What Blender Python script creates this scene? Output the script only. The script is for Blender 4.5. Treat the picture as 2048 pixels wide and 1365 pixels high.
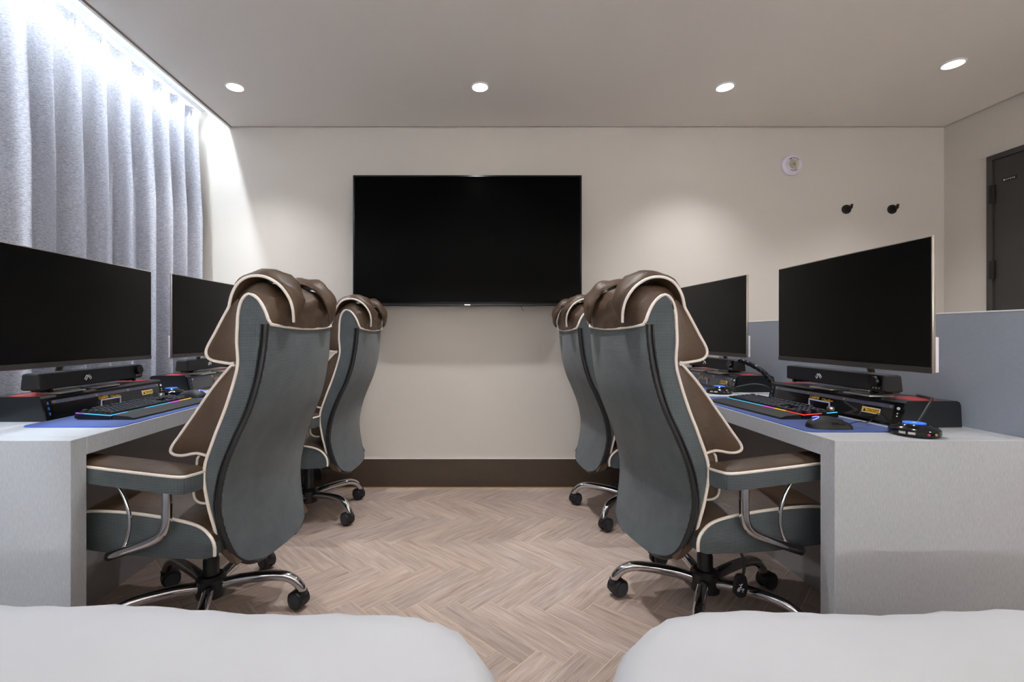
import bpy, bmesh, math, random
from mathutils import Vector, Matrix
random.seed(7)
PI = math.pi
for o in list(bpy.data.objects):
    bpy.data.objects.remove(o, do_unlink=True)
scene = bpy.context.scene
COL = scene.collection

# ------------------------------------------------------------------ camera
F_PX, VPX, VPY, HCAM = 920.0, 945.0, 668.0, 1.03
cam_d = bpy.data.cameras.new('camera')
cam_d.sensor_fit = 'HORIZONTAL'
cam_d.sensor_width = 36.0
cam_d.lens = 36.0 * F_PX / 2048.0
cam_d.shift_x = (1024.0 - VPX) / 2048.0
cam_d.shift_y = (VPY - 682.5) / 2048.0
cam_d.clip_start = 0.05
cam = bpy.data.objects.new('camera', cam_d)
COL.objects.link(cam)
cam.location = (0, 0, HCAM)
cam.rotation_euler = (PI / 2, 0, 0)
scene.camera = cam

# ------------------------------------------------------------------ world, exposure
w = bpy.data.worlds.new('world')
scene.world = w
w.use_nodes = True
w.node_tree.nodes['Background'].inputs[0].default_value = (0.6, 0.63, 0.7, 1)
w.node_tree.nodes['Background'].inputs[1].default_value = 0.05
vs = scene.view_settings
vs.view_transform = 'Standard'
vs.look = 'None'
vs.gamma = 1.0
vs.use_curve_mapping = False
vs.exposure = 1.08

# ceiling downlight grid (lamps themselves are built in their builder below)
SPOT_W = 33.0          # watts of every downlight
SPOT_COL = (0.98, 0.985, 1.0)
LED_STRENGTH = 105.0    # curtain-box LED strip
ADDED_FILL = 158.0             # added unseen strip behind the camera that lifts the room light
LED_COL = (0.80, 0.90, 1.0)

# ------------------------------------------------------------------ helpers
def lin(r, g, b):
    def f(c):
        c /= 255.0
        return c / 12.92 if c <= 0.04045 else ((c + 0.055) / 1.055) ** 2.4
    return (f(r), f(g), f(b), 1.0)

def new_mat(name):
    m = bpy.data.materials.new(name)
    m.use_nodes = True
    nt = m.node_tree
    return m, nt, nt.nodes['Principled BSDF']

def noise(nt, scale, detail=3.0, coord='Object', vec=None, stretch=None, rough=0.5):
    n = nt.nodes.new('ShaderNodeTexNoise')
    n.inputs['Scale'].default_value = scale
    n.inputs['Detail'].default_value = detail
    n.inputs['Roughness'].default_value = rough
    if vec is None:
        tc = nt.nodes.new('ShaderNodeTexCoord')
        vec = tc.outputs[coord]
    if stretch:
        mp = nt.nodes.new('ShaderNodeMapping')
        mp.inputs['Scale'].default_value = stretch
        nt.links.new(vec, mp.inputs[0])
        vec = mp.outputs[0]
    nt.links.new(vec, n.inputs['Vector'])
    return n.outputs[0]

def ramp(nt, fac, stops):
    r = nt.nodes.new('ShaderNodeValToRGB')
    els = r.color_ramp.elements
    while len(els) < len(stops):
        els.new(0.5)
    for e, (p, c) in zip(els, stops):
        e.position = p
        e.color = c
    nt.links.new(fac, r.inputs[0])
    return r.outputs[0]

def bump(nt, b, height, strength, dist=0.002):
    n = nt.nodes.new('ShaderNodeBump')
    n.inputs['Strength'].default_value = strength
    n.inputs['Distance'].default_value = dist
    nt.links.new(height, n.inputs['Height'])
    nt.links.new(n.outputs[0], b.inputs['Normal'])

def mat(name, c, rough=0.5, metal=0.0, spec=0.5, var=0.06, vscale=40, bmp=0.0, bscale=300, stretch=None):
    m, nt, b = new_mat(name)
    c = lin(*c)
    if var > 0:
        f = noise(nt, vscale, 4, stretch=stretch)
        lo = tuple(x * (1 - var) for x in c[:3]) + (1,)
        hi = tuple(min(1, x * (1 + var)) for x in c[:3]) + (1,)
        nt.links.new(ramp(nt, f, [(0.3, lo), (0.7, hi)]), b.inputs['Base Color'])
    else:
        b.inputs['Base Color'].default_value = c
    b.inputs['Roughness'].default_value = rough
    b.inputs['Metallic'].default_value = metal
    b.inputs['Specular IOR Level'].default_value = spec
    if bmp > 0:
        bump(nt, b, noise(nt, bscale, 2), bmp)
    return m

def emat(name, c, strength):
    m, nt, b = new_mat(name)
    b.inputs['Base Color'].default_value = (0.02, 0.02, 0.02, 1)
    b.inputs['Emission Color'].default_value = c if len(c) == 4 else lin(*c)
    b.inputs['Emission Strength'].default_value = strength
    return m

def mth(nt, op, a, b=None):
    n = nt.nodes.new('ShaderNodeMath')
    n.operation = op
    for i, v in enumerate((a, b)):
        if v is None:
            continue
        if isinstance(v, (int, float)):
            n.inputs[i].default_value = v
        else:
            nt.links.new(v, n.inputs[i])
    return n.outputs[0]

M = {}
M['wall'] = mat('wall_paper', (201, 195, 187), 0.75, var=0.03, vscale=220, bmp=0.15, bscale=500)
M['wall_side'] = M['wall']
M['ceiling'] = mat('ceiling_paper', (230, 224, 217), 0.8, var=0.02, vscale=200, bmp=0.1, bscale=500)
M['white'] = mat('white_trim', (235, 235, 235), 0.5, var=0.01)
M['recess'] = mat('recess_white', (240, 240, 240), 0.7, var=0.01)
M['brown_shade'] = mat('brown_shade', (120, 100, 84), 0.6, var=0.03)
M['base'] = mat('baseboard_brown', (64, 51, 39), 0.55, var=0.05, vscale=30)
M['gold'] = mat('gold_sealant', (186, 142, 74), 0.5, var=0.1)
M['joint'] = mat('floor_joint', (226, 206, 184), 0.8, var=0.05)
M['gap_shade'] = mat('gap_dark', (60, 48, 38), 0.9, var=0.0)

def wood_mat():
    m, nt, b = new_mat('oak_plank')
    uv = nt.nodes.new('ShaderNodeUVMap')
    uv.uv_map = 'UVMap'
    at = nt.nodes.new('ShaderNodeAttribute')
    at.attribute_name = 'tone'
    mp = nt.nodes.new('ShaderNodeMapping')
    mp.inputs['Scale'].default_value = (4.0, 55.0, 1.0)
    nt.links.new(uv.outputs[0], mp.inputs[0])
    g1 = noise(nt, 1.0, 6, vec=mp.outputs[0], rough=0.62)
    mp2 = nt.nodes.new('ShaderNodeMapping')
    mp2.inputs['Scale'].default_value = (9.0, 260.0, 1.0)
    nt.links.new(uv.outputs[0], mp2.inputs[0])
    g2 = noise(nt, 1.0, 3, vec=mp2.outputs[0])
    col = ramp(nt, g1, [(0.22, lin(128, 108, 98)), (0.40, lin(168, 149, 138)), (0.62, lin(184, 167, 157)), (0.8, lin(208, 195, 186))])
    fine = ramp(nt, g2, [(0.38, (0.80, 0.78, 0.76, 1)), (0.5, (1, 1, 1, 1)), (0.66, (1.0, 1.0, 1.0, 1)), (0.74, (1.28, 1.27, 1.25, 1))])
    mx = nt.nodes.new('ShaderNodeMix')
    mx.data_type = 'RGBA'
    mx.blend_type = 'MULTIPLY'
    mx.inputs[0].default_value = 1.0
    nt.links.new(col, mx.inputs[6])
    nt.links.new(fine, mx.inputs[7])
    mx2 = nt.nodes.new('ShaderNodeMix')
    mx2.data_type = 'RGBA'
    mx2.blend_type = 'MULTIPLY'
    mx2.inputs[0].default_value = 1.0
    nt.links.new(mx.outputs[2], mx2.inputs[6])
    nt.links.new(at.outputs['Color'], mx2.inputs[7])
    nt.links.new(mx2.outputs[2], b.inputs['Base Color'])
    b.inputs['Roughness'].default_value = 0.5
    b.inputs['Specular IOR Level'].default_value = 0.35
    bump(nt, b, g2, 0.25, 0.001)
    return m
M['wood'] = wood_mat()

def mesh_fabric(name, dark, light, pitch=0.0056):
    m, nt, b = new_mat(name)
    uv = nt.nodes.new('ShaderNodeUVMap')
    uv.uv_map = 'UVMap'
    mp = nt.nodes.new('ShaderNodeMapping')
    mp.inputs['Rotation'].default_value = (0, 0, PI / 4)
    s = 2 * PI / pitch
    mp.inputs['Scale'].default_value = (s, s * 0.85, s)
    nt.links.new(uv.outputs[0], mp.inputs[0])
    sp = nt.nodes.new('ShaderNodeSeparateXYZ')
    nt.links.new(mp.outputs[0], sp.inputs[0])
    v = mth(nt, 'MULTIPLY', mth(nt, 'SINE', sp.outputs[0]), mth(nt, 'SINE', sp.outputs[1]))
    v = mth(nt, 'MULTIPLY_ADD', v, 0.5)
    v.node.inputs[2].default_value = 0.5
    big = noise(nt, 14, 3)
    v2 = mth(nt, 'ADD', v, mth(nt, 'MULTIPLY', mth(nt, 'SUBTRACT', big, 0.5), 0.3))
    nt.links.new(ramp(nt, v2, [(0.3, lin(*dark)), (0.72, lin(*light))]), b.inputs['Base Color'])
    b.inputs['Roughness'].default_value = 0.75
    b.inputs['Sheen Weight'].default_value = 0.15
    bump(nt, b, v, 0.35, 0.0015)
    return m
M['mesh'] = mesh_fabric('teal_mesh_fabric', (22, 27, 30), (102, 111, 115))

def leather_mat(name, c):
    m, nt, b = new_mat(name)
    tc = nt.nodes.new('ShaderNodeTexCoord')
    vo = nt.nodes.new('ShaderNodeTexVoronoi')
    vo.inputs['Scale'].default_value = 330
    nt.links.new(tc.outputs['Object'], vo.inputs['Vector'])
    f = noise(nt, 9, 4)
    c = lin(*c)
    nt.links.new(ramp(nt, f, [(0.3, tuple(x * 0.82 for x in c[:3]) + (1,)), (0.7, tuple(x * 1.15 for x in c[:3]) + (1,))]), b.inputs['Base Color'])
    b.inputs['Roughness'].default_value = 0.42
    b.inputs['Specular IOR Level'].default_value = 0.45
    wr = noise(nt, 22, 3)
    hh = mth(nt, 'ADD', mth(nt, 'MULTIPLY', vo.outputs['Distance'], 0.35), mth(nt, 'MULTIPLY', wr, 2.2))
    bump(nt, b, hh, 0.35, 0.004)
    return m
M['leather'] = leather_mat('brown_leather', (77, 60, 46))
M['piping'] = mat('cream_piping', (232, 222, 211), 0.55, var=0.04, vscale=120)
M['zip'] = mat('zip_black', (26, 26, 28), 0.5, var=0.1)
M['chrome'] = mat('chrome', (205, 205, 208), 0.08, metal=1.0, var=0.0)
M['black'] = mat('black_plastic', (24, 25, 27), 0.45, var=0.08)
M['rubber'] = mat('grey_rubber', (58, 62, 68), 0.6, var=0.08)
M['gloss'] = mat('gloss_black', (12, 13, 15), 0.12, var=0.0)
M['boxside'] = mat('box_satin_black', (22, 25, 28), 0.3, var=0.05)
M['screen'] = mat('screen_black', (5, 5, 5), 0.32, var=0.0, spec=0.22)
M['tvscreen'] = mat('tv_screen', (2, 2, 2), 0.2, var=0.0, spec=0.03)
M['tvframe'] = mat('tv_frame', (40, 42, 46), 0.25, metal=0.6, var=0.0)
M['silver'] = mat('silver_metal', (190, 184, 176), 0.28, metal=0.9, var=0.02)
M['chin'] = mat('monitor_chin', (62, 58, 56), 0.4, var=0.02)
M['monwhite'] = mat('monitor_rear_white', (228, 226, 236), 0.4, var=0.01)
M['mon_black'] = mat('matte_black', (14, 14, 15), 0.6, var=0.05)

def laminate():
    m, nt, b = new_mat('grey_laminate')
    a = noise(nt, 60, 3, stretch=(6.0, 6.0, 1.0))
    g = noise(nt, 420, 2)
    col = ramp(nt, a, [(0.3, lin(172, 175, 180)), (0.7, lin(188, 191, 196))])
    sp = ramp(nt, g, [(0.26, (0.80, 0.78, 0.76, 1)), (0.38, (1, 1, 1, 1))])
    mx = nt.nodes.new('ShaderNodeMix')
    mx.data_type = 'RGBA'
    mx.blend_type = 'MULTIPLY'
    mx.inputs[0].default_value = 1.0
    nt.links.new(col, mx.inputs[6])
    nt.links.new(sp, mx.inputs[7])
    nt.links.new(mx.outputs[2], b.inputs['Base Color'])
    b.inputs['Roughness'].default_value = 0.5
    bump(nt, b, a, 0.12, 0.001)
    return m
M['desk'] = laminate()
M['modesty'] = mat('grey_modesty', (150, 146, 146), 0.6, var=0.03)
M['partition'] = mat('blue_grey_partition', (160, 168, 180), 0.55, var=0.06, vscale=60, bmp=0.3, bscale=160, stretch=(1, 1, 9))
M['mat'] = mat('blue_mouse_mat', (62, 78, 128), 0.8, var=0.08, vscale=300)
M['matedge'] = mat('mat_edge', (44, 84, 180), 0.6, var=0.03)
M['duvet'] = mat('white_duvet', (204, 206, 210), 0.8, var=0.012, vscale=8, bmp=0.12, bscale=14)
M['mattress'] = mat('mattress_white', (222, 220, 218), 0.8, var=0.03)
M['bedbase'] = mat('bed_base_grey', (96, 92, 90), 0.7, var=0.05)
M['gold_text'] = mat('gold_lettering', (214, 164, 48), 0.4, var=0.0)
M['yellow'] = mat('yellow_label', (238, 190, 40), 0.5, var=0.02)
M['ink'] = mat('black_ink', (30, 26, 20), 0.6, var=0.0)
M['red'] = mat('red_panel', (190, 52, 46), 0.3, var=0.12, vscale=30)
M['redink'] = mat('red_ink', (150, 22, 34), 0.5, var=0.0)
M['whiteprint'] = mat('white_print', (232, 230, 236), 0.5, var=0.0)
M['usb_blue'] = mat('usb_blue', (40, 130, 225), 0.4, var=0.0)
M['pink'] = mat('pink_jack', (226, 92, 110), 0.4, var=0.0)
M['lime'] = mat('yellow_jack', (214, 196, 90), 0.4, var=0.0)
M['door'] = mat('dark_door', (52, 50, 48), 0.55, var=0.05, vscale=120)
M['doorframe'] = mat('door_frame', (60, 57, 55), 0.5, var=0.04)
M['lamp_body'] = mat('lamp_body_white', (218, 212, 226), 0.3, var=0.01)
M['reflector'] = mat('reflector', (190, 186, 170), 0.25, metal=0.7, var=0.15, vscale=60)

def acrylic():
    m, nt, b = new_mat('clear_acrylic')
    b.inputs['Base Color'].default_value = (0.86, 0.88, 0.94, 1)
    b.inputs['Transmission Weight'].default_value = 1.0
    b.inputs['Roughness'].default_value = 0.03
    b.inputs['IOR'].default_value = 1.45
    return m
M['acrylic'] = acrylic()
M['clear_edge'] = mat('clear_plastic_edge', (176, 174, 198), 0.15, var=0.1, vscale=60)
M['acrylic_band'] = mat('frosted_acrylic', (92, 92, 108), 0.25, var=0.12, vscale=40)

def curtain_mat():
    m, nt, b = new_mat('heather_curtain')
    tc = nt.nodes.new('ShaderNodeTexCoord')
    f = noise(nt, 1.0, 4, vec=tc.outputs['Object'], stretch=(70, 70, 420), rough=0.7)
    f2 = noise(nt, 1.0, 2, vec=tc.outputs['Object'], stretch=(160, 160, 900))
    s = mth(nt, 'ADD', mth(nt, 'MULTIPLY', f, 0.6), mth(nt, 'MULTIPLY', f2, 0.4))
    nt.links.new(ramp(nt, s, [(0.36, lin(122, 123, 134)), (0.5, lin(168, 170, 180)), (0.64, lin(208, 209, 217))]), b.inputs['Base Color'])
    b.inputs['Roughness'].default_value = 0.9
    b.inputs['Sheen Weight'].default_value = 0.2
    bump(nt, b, s, 0.2, 0.001)
    return m
M['curtain'] = curtain_mat()

# ------------------------------------------------------------------ mesh builder
def cr(pts, n=6, closed=False):
    """Catmull-Rom through points of any dimension"""
    P = [tuple(p) for p in pts]
    L = len(P)
    out = []
    rng = L if closed else L - 1
    for i in range(rng):
        if closed:
            p0, p1, p2, p3 = P[(i - 1) % L], P[i], P[(i + 1) % L], P[(i + 2) % L]
        else:
            p0, p1, p2, p3 = P[max(i - 1, 0)], P[i], P[i + 1], P[min(i + 2, L - 1)]
        for k in range(n):
            t = k / n
            out.append(tuple(0.5 * ((2 * b) + (-a + c) * t + (2 * a - 5 * b + 4 * c - d) * t * t + (-a + 3 * b - 3 * c + d) * t ** 3)
                             for a, b, c, d in zip(p0, p1, p2, p3)))
    if not closed:
        out.append(P[-1])
    return out

class MB:
    def __init__(self):
        self.v, self.f, self.m = [], [], []
    def add(self, verts, faces, mi=0):
        o = len(self.v)
        self.v += [tuple(p) for p in verts]
        for k, f in enumerate(faces):
            self.f.append(tuple(i + o for i in f))
            self.m.append(mi[k] if isinstance(mi, (list, tuple)) else mi)
        return self
    def box(self, x0, y0, z0, x1, y1, z1, mi=0):
        vs_ = [(x, y, z) for z in (z0, z1) for y in (y0, y1) for x in (x0, x1)]
        return self.add(vs_, [(0, 2, 3, 1), (4, 5, 7, 6), (0, 1, 5, 4), (2, 6, 7, 3), (0, 4, 6, 2), (1, 3, 7, 5)], mi)
    def rbox(self, x0, y0, z0, x1, y1, z1, r=0.005, seg=2, mi=0):
        bm = bmesh.new()
        bmesh.ops.create_cube(bm, size=1.0)
        for v in bm.verts:
            v.co = Vector(((x0 + x1) / 2 + v.co.x * (x1 - x0), (y0 + y1) / 2 + v.co.y * (y1 - y0), (z0 + z1) / 2 + v.co.z * (z1 - z0)))
        bmesh.ops.bevel(bm, geom=list(bm.edges), offset=r, segments=seg, profile=0.5, affect='EDGES')
        bm.verts.index_update()
        self.add([v.co[:] for v in bm.verts], [tuple(v.index for v in f.verts) for f in bm.faces], mi)
        bm.free()
        return self
    def loft(self, rings, caps=True, closed=True, mi=0, mifn=None, loop=False):
        n = len(rings[0])
        vs_ = [p for r in rings for p in r]
        fs, ms = [], []
        R = len(rings)
        for i in range(R if loop else R - 1):
            j2 = (i + 1) % R
            for j in range(n if closed else n - 1):
                k = (j + 1) % n
                fs.append((i * n + j, i * n + k, j2 * n + k, j2 * n + j))
                ms.append(mifn(i, j) if mifn else mi)
        if caps and not loop:
            fs.append(tuple(reversed(range(n))))
            ms.append(mi)
            fs.append(tuple((R - 1) * n + j for j in range(n)))
            ms.append(mi)
        return self.add(vs_, fs, ms)
    def tube(self, path, r, n=10, caps=True, mi=0, loop=False, flat=None):
        P = [Vector(p) for p in path]
        L = len(P)
        rings = []
        up = None
        for i in range(L):
            if loop:
                t = (P[(i + 1) % L] - P[(i - 1) % L])
            else:
                t = (P[min(i + 1, L - 1)] - P[max(i - 1, 0)])
            if t.length < 1e-9:
                t = Vector((0, 0, 1))
            t.normalize()
            if up is None:
                up = Vector((0, 0, 1)) if abs(t.z) < 0.9 else Vector((1, 0, 0))
            a = (up - t * up.dot(t))
            if a.length < 1e-6:
                a = t.orthogonal()
            a.normalize()
            up = a
            b = t.cross(a)
            rr = r[i] if isinstance(r, (list, tuple)) else r
            fx = flat or 1.0
            rings.append([tuple(P[i] + a * (rr * fx * math.cos(2 * PI * k / n)) + b * (rr * math.sin(2 * PI * k / n))) for k in range(n)])
        return self.loft(rings, caps=caps, mi=mi, loop=loop)
    def lathe(self, prof, n=24, c=(0, 0, 0), axis='z', mi=0, caps=True):
        rings = []
        for r, h in prof:
            ring = []
            for k in range(n):
                a = 2 * PI * k / n
                x, y = r * math.cos(a), r * math.sin(a)
                if axis == 'z':
                    p = (c[0] + x, c[1] + y, c[2] + h)
                elif axis == 'y':
                    p = (c[0] + x, c[1] + h, c[2] - y)
                else:
                    p = (c[0] + h, c[1] + x, c[2] + y)
                ring.append(p)
            rings.append(ring)
        return self.loft(rings, caps=caps, mi=mi)
    def xf(self, mtx):
        self.v = [tuple(mtx @ Vector(p)) for p in self.v]
        return self
    def mesh(self, name, mats, angle=35.0, tone=None, uvfn=None):
        me = bpy.data.meshes.new(name)
        me.from_pydata(self.v, [], self.f)
        for m in (mats if isinstance(mats, (list, tuple)) else [mats]):
            me.materials.append(M[m] if isinstance(m, str) else m)
        me.polygons.foreach_set('material_index', self.m)
        bm = bmesh.new()
        bm.from_mesh(me)
        bmesh.ops.recalc_face_normals(bm, faces=list(bm.faces))
        bm.to_mesh(me)
        bm.free()
        uvl = me.uv_layers.new(name='UVMap')
        uvs = [0.0] * (2 * len(me.loops))
        co = [v.co for v in me.vertices]
        for p in me.polygons:
            nx, ny, nz = abs(p.normal.x), abs(p.normal.y), abs(p.normal.z)
            for li in p.loop_indices:
                c = co[me.loops[li].vertex_index]
                if uvfn:
                    q = uvfn(c)
                elif nx >= ny and nx >= nz:
                    q = (c.y, c.z)
                elif ny >= nz:
                    q = (c.x, c.z)
                else:
                    q = (c.x, c.y)
                uvs[2 * li], uvs[2 * li + 1] = q
        uvl.data.foreach_set('uv', uvs)
        if tone is not None:
            at = me.color_attributes.new('tone', 'FLOAT_COLOR', 'CORNER')
            at.data.foreach_set('color', list(tone) * len(me.loops))
        me.shade_smooth()
        me.set_sharp_from_angle(angle=math.radians(angle))
        return me
    def build(self, name, mats, parent=None, angle=35.0, **kw):
        return link(name, self.mesh(name, mats, angle, **kw), parent)

def link(name, data, parent=None):
    o = bpy.data.objects.new(name, data)
    COL.objects.link(o)
    if parent is not None:
        o.parent = parent
    return o

def tag(o, label=None, cat=None, group=None, kind=None):
    if label: o['label'] = label
    if cat: o['category'] = cat
    if group: o['group'] = group
    if kind: o['kind'] = kind
    return o

def thing(name, label, cat, loc=(0, 0, 0), rz=0.0, group=None):
    o = bpy.data.objects.new(name, None)
    COL.objects.link(o)
    o.empty_display_size = 0.1
    o.location = loc
    o.rotation_euler = (0, 0, rz)
    return tag(o, label, cat, group)

def struct(name, mb, mats, parent=None, **kw):
    o = mb.build(name, mats, parent, **kw)
    if parent is None:
        o['kind'] = 'structure'
    return o

def copy_tree(o, parent=None):
    c = o.copy()
    COL.objects.link(c)
    c.parent = parent
    for ch in list(o.children):
        copy_tree(ch, c)
    return c

def text_mesh(name, s, size, m, depth=0.0004, shear=0.0):
    cu = bpy.data.curves.new('t', 'FONT')
    cu.body = s
    cu.size = size
    cu.extrude = depth
    cu.shear = shear
    cu.align_x = 'CENTER'
    cu.align_y = 'CENTER'
    cu.resolution_u = 3
    t = bpy.data.objects.new('t', cu)
    COL.objects.link(t)
    dg = bpy.context.evaluated_depsgraph_get()
    me = bpy.data.meshes.new_from_object(t.evaluated_get(dg))
    bpy.data.objects.remove(t, do_unlink=True)
    me.materials.clear()
    me.materials.append(M[m])
    me.name = name
    return me

# ------------------------------------------------------------------ room shell
YB, ZC, XR, XCE, XL, YF = 3.077, 2.411, 3.154, -1.612, -1.90, -2.6
GAP = 0.014
struct('wall_back', MB().box(XL - .1, YB, -0.05, XR + .1, YB + .1, 2.75), 'wall')
struct('wall_right', MB().box(XR, YF, -0.05, XR + .1, YB, 2.75), 'wall')
struct('wall_left', MB().box(XL - .1, YF, -0.05, XL, YB, 2.75), 'recess')
struct('wall_front', MB().box(XL - .1, YF - .1, -0.05, XR + .1, YF, 2.75), 'wall')
cl = struct('ceiling', MB().box(XCE, YF, ZC, XR - GAP, YB - GAP, ZC + .05), 'ceiling')
# closed space above: recess roof and cover above the shadow gap
struct('ceiling_recess', MB().box(XL, YF, 2.66, XR, YB, 2.70), 'recess')
struct('trim_1', MB().box(XCE - .016, YF, ZC - .006, XCE - .001, YB - .002, ZC + .075), 'white')
struct('lip_shade_line', MB().box(XCE, YF, ZC - .003, XCE + .008, YB - GAP, ZC - .0002), 'brown_shade')  # brown strip paints in the shadow line beside the ceiling lip
struct('gap_shade_strip', MB().box(XCE, YB - GAP + .001, ZC + .006, XR, YB - .001, ZC + .03)
       .box(XR - GAP + .001, YF, ZC + .006, XR - .001, YB - GAP, ZC + .03), 'gap_shade')  # dark colour stands in for the shade inside the ceiling gap
struct('baseboard_back', MB().box(XL, YB - .012, 0.004, XR - .013, YB - .0005, 0.194), 'base')
struct('baseboard_right', MB().box(XR - .012, 2.806, 0.004, XR - .0005, YB - .0005, 0.194)
       .box(XR - .012, YF, 0.004, XR - .0005, 1.83, 0.194), 'base')
struct('trim_4', MB().box(XL, YB - .018, 0.0042, XR - .02, YB - .0125, 0.0085), 'gold')
struct('trim_5', MB().box(XL, YB - .0125, 0.1942, XR - .014, YB - .001, 0.1965), 'wall')

# floor: base slab with herringbone planks as parts
floor = struct('floor', MB().box(XL - .1, YF - .1, -0.06, XR + .1, YB + .1, 0.0034), 'joint')
PL, PW = 0.3875, 0.0945
R2 = math.sqrt(2)
OX = 0.344 - (PL - PW) / R2
OY = 2.039 - (PL + PW) / R2
def clip(poly, x0, y0, x1, y1):
    for ax, lim, sgn in ((0, x0, 1), (0, x1, -1), (1, y0, 1), (1, y1, -1)):
        out = []
        for i in range(len(poly)):
            p, q = poly[i], poly[(i + 1) % len(poly)]
            dp, dq = sgn * (p[ax] - lim), sgn * (q[ax] - lim)
            if dp >= 0:
                out.append(p)
            if dp * dq < 0:
                t = dp / (dp - dq)
                out.append(tuple(p[k] + (q[k] - p[k]) * t for k in range(2)))
        poly = out
        if len(poly) < 3:
            return []
    return poly
rest = []
planks = []
for row in range(-14, 12):
    for k in range(-60, 60):
        base = (row * (PL + PW) + k * PW, row * (PL - PW) - k * PW)
        for kind in (0, 1):
            if kind == 0:
                a0, b0, a1, b1 = base[0], base[1], base[0] + PL, base[1] + PW
            else:
                a0, b0, a1, b1 = base[0] + PL, base[1], base[0] + PL + PW, base[1] + PL
            g = 0.0011
            cs = [(a0 + g, b0 + g), (a1 - g, b0 + g), (a1 - g, b1 - g), (a0 + g, b1 - g)]
            wp = [(OX + (a - b) / R2, OY + (a + b) / R2) for a, b in cs]
            cx = sum(p[0] for p in wp) / 4
            cy = sum(p[1] for p in wp) / 4
            if not (XL - .4 < cx < XR + .4 and YF - .4 < cy < YB + .4):
                continue
            po = clip(wp, XL, YF, XR, YB - .019)
            if len(po) < 3:
                continue
            planks.append((cx, cy, kind, po, (a0, b0)))
def plank_mesh(po, kind, org, mb=None):
    z0, z1 = 0.0035, 0.0042
    n = len(po)
    m = mb or MB()
    m.add([(x, y, z0) for x, y in po] + [(x, y, z1) for x, y in po],
          [tuple(range(n, 2 * n))] + [(i, (i + 1) % n, n + (i + 1) % n, n + i) for i in range(n)])
    return m
def plank_uv(kind, seed):
    ox, oy = seed
    def fn(c):
        a = (c.x + c.y) / R2
        b = (c.y - c.x) / R2
        return ((a if kind == 0 else b) + ox, (b if kind == 0 else a) + oy)
    return fn
def tone():
    t = random.uniform(0.93, 1.09)
    wv = random.uniform(-0.018, 0.022)
    return (t * (1 + wv), t, t * (1 - wv), 1.0)
rest_by = {0: [], 1: []}
for cx, cy, kind, po, org in planks:
    vis = (-1.50 < cx < 1.42 and 0.78 < cy < 3.2)
    if vis:
        o = plank_mesh(po, kind, org).build('plank', 'wood', floor, tone=tone(), uvfn=plank_uv(kind, (random.uniform(0, 40), random.uniform(0, 40))))
    else:
        rest_by[kind].append((po, org))
for kind in (0, 1):
    mbr = MB()
    for po, org in rest_by[kind]:
        plank_mesh(po, kind, org, mbr)
    o = mbr.build('planks_far', 'wood', floor, tone=(0.98, 0.98, 0.98, 1), uvfn=plank_uv(kind, (3.0, 7.0)))
    o['kind'] = 'stuff'

# door in the right wall
d1 = thing('door_1', None, None, (XR, 0, 0))
d1['kind'] = 'structure'
fr = MB()
fr.box(-.022, 2.774, 0.005, -.0005, 2.804, 2.106).box(-.022, 1.83, 0.005, -.0005, 1.86, 2.106).box(-.022, 1.86, 2.076, -.0005, 2.774, 2.106)
fr.build('door_frame', 'doorframe', d1)
leaf = MB().box(-.012, 1.8635, 0.008, -.0006, 2.7705, 2.0725).build('door_leaf', 'door', d1)
for zc in (1.03 + (668 - 389) * 2.774 / 920, 1.03 + (668 - 540) * 2.774 / 920, 0.35):
    hb = MB()
    hb.rbox(-.030, 2.760, zc - .055, -.0125, 2.786, zc + .055, 0.003)
    hb.build('hinge', 'mon_black', d1)
MB().lathe([(.011, 0), (.011, .05), (.008, .052)], 12, (-.065, 1.95, .98), 'x').tube([(-.06, 1.95, .98), (-.06, 2.06, .98)], .009).build('door_handle', 'silver', d1)
pl = MB().box(-.0145, 2.655, 1.930, -.0122, 2.725, 1.948).build('name_plate', 'mon_black', d1)
pm = MB()
pm.lathe([(.005, 0), (.005, .0003)], 12, (-.0149, 2.716, 1.939), 'x')
for i in range(5):
    y = 2.703 - i * .0095
    pm.box(-.0149, y - .003, 1.936 + .0012 * (i % 2), -.0146, y + .003, 1.9385 + .001 * (i % 2))
    pm.box(-.0149, y - .001, 1.940, -.0146, y + .003, 1.9425)
pm.build('plate_print', 'whiteprint', pl)

# ------------------------------------------------------------------ downlights
lamp_mat = emat('lamp_lens', (255, 248, 240), 14.0)
def downlight(x, y, label, power=1.0):
    t = thing('ceiling_downlight', label, 'downlight', (x, y, ZC), group='recessed ceiling downlights')
    MB().lathe([(.0405, -.001), (.050, -.001), (.052, -.0035), (.050, -.006), (.044, -.0075), (.0405, -.004)], 32, caps=False).build('trim_ring', 'white', t)
    MB().lathe([(.001, -.0028), (.040, -.0028), (.040, -.0012), (.001, -.0012)], 32).build('lens', lamp_mat, t)
    ld = bpy.data.lights.new('downlight_beam', 'SPOT')
    ld.energy = SPOT_W * power
    ld.color = SPOT_COL
    ld.spot_size = math.radians(104)
    ld.spot_blend = 1.0
    ld.shadow_soft_size = 0.03
    lo = bpy.data.objects.new('beam', ld)
    COL.objects.link(lo)
    lo.parent = t
    lo.location = (0, 0, -.012)
downlight(-1.325, 2.567, 'round white downlight in ceiling closest to the curtain')
downlight(.042, 2.567, 'round white downlight in ceiling above the wall television')
downlight(1.409, 2.567, 'round white downlight in ceiling above the right desk')
downlight(2.453, 2.348, 'round white downlight in ceiling nearest the dark door')
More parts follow.
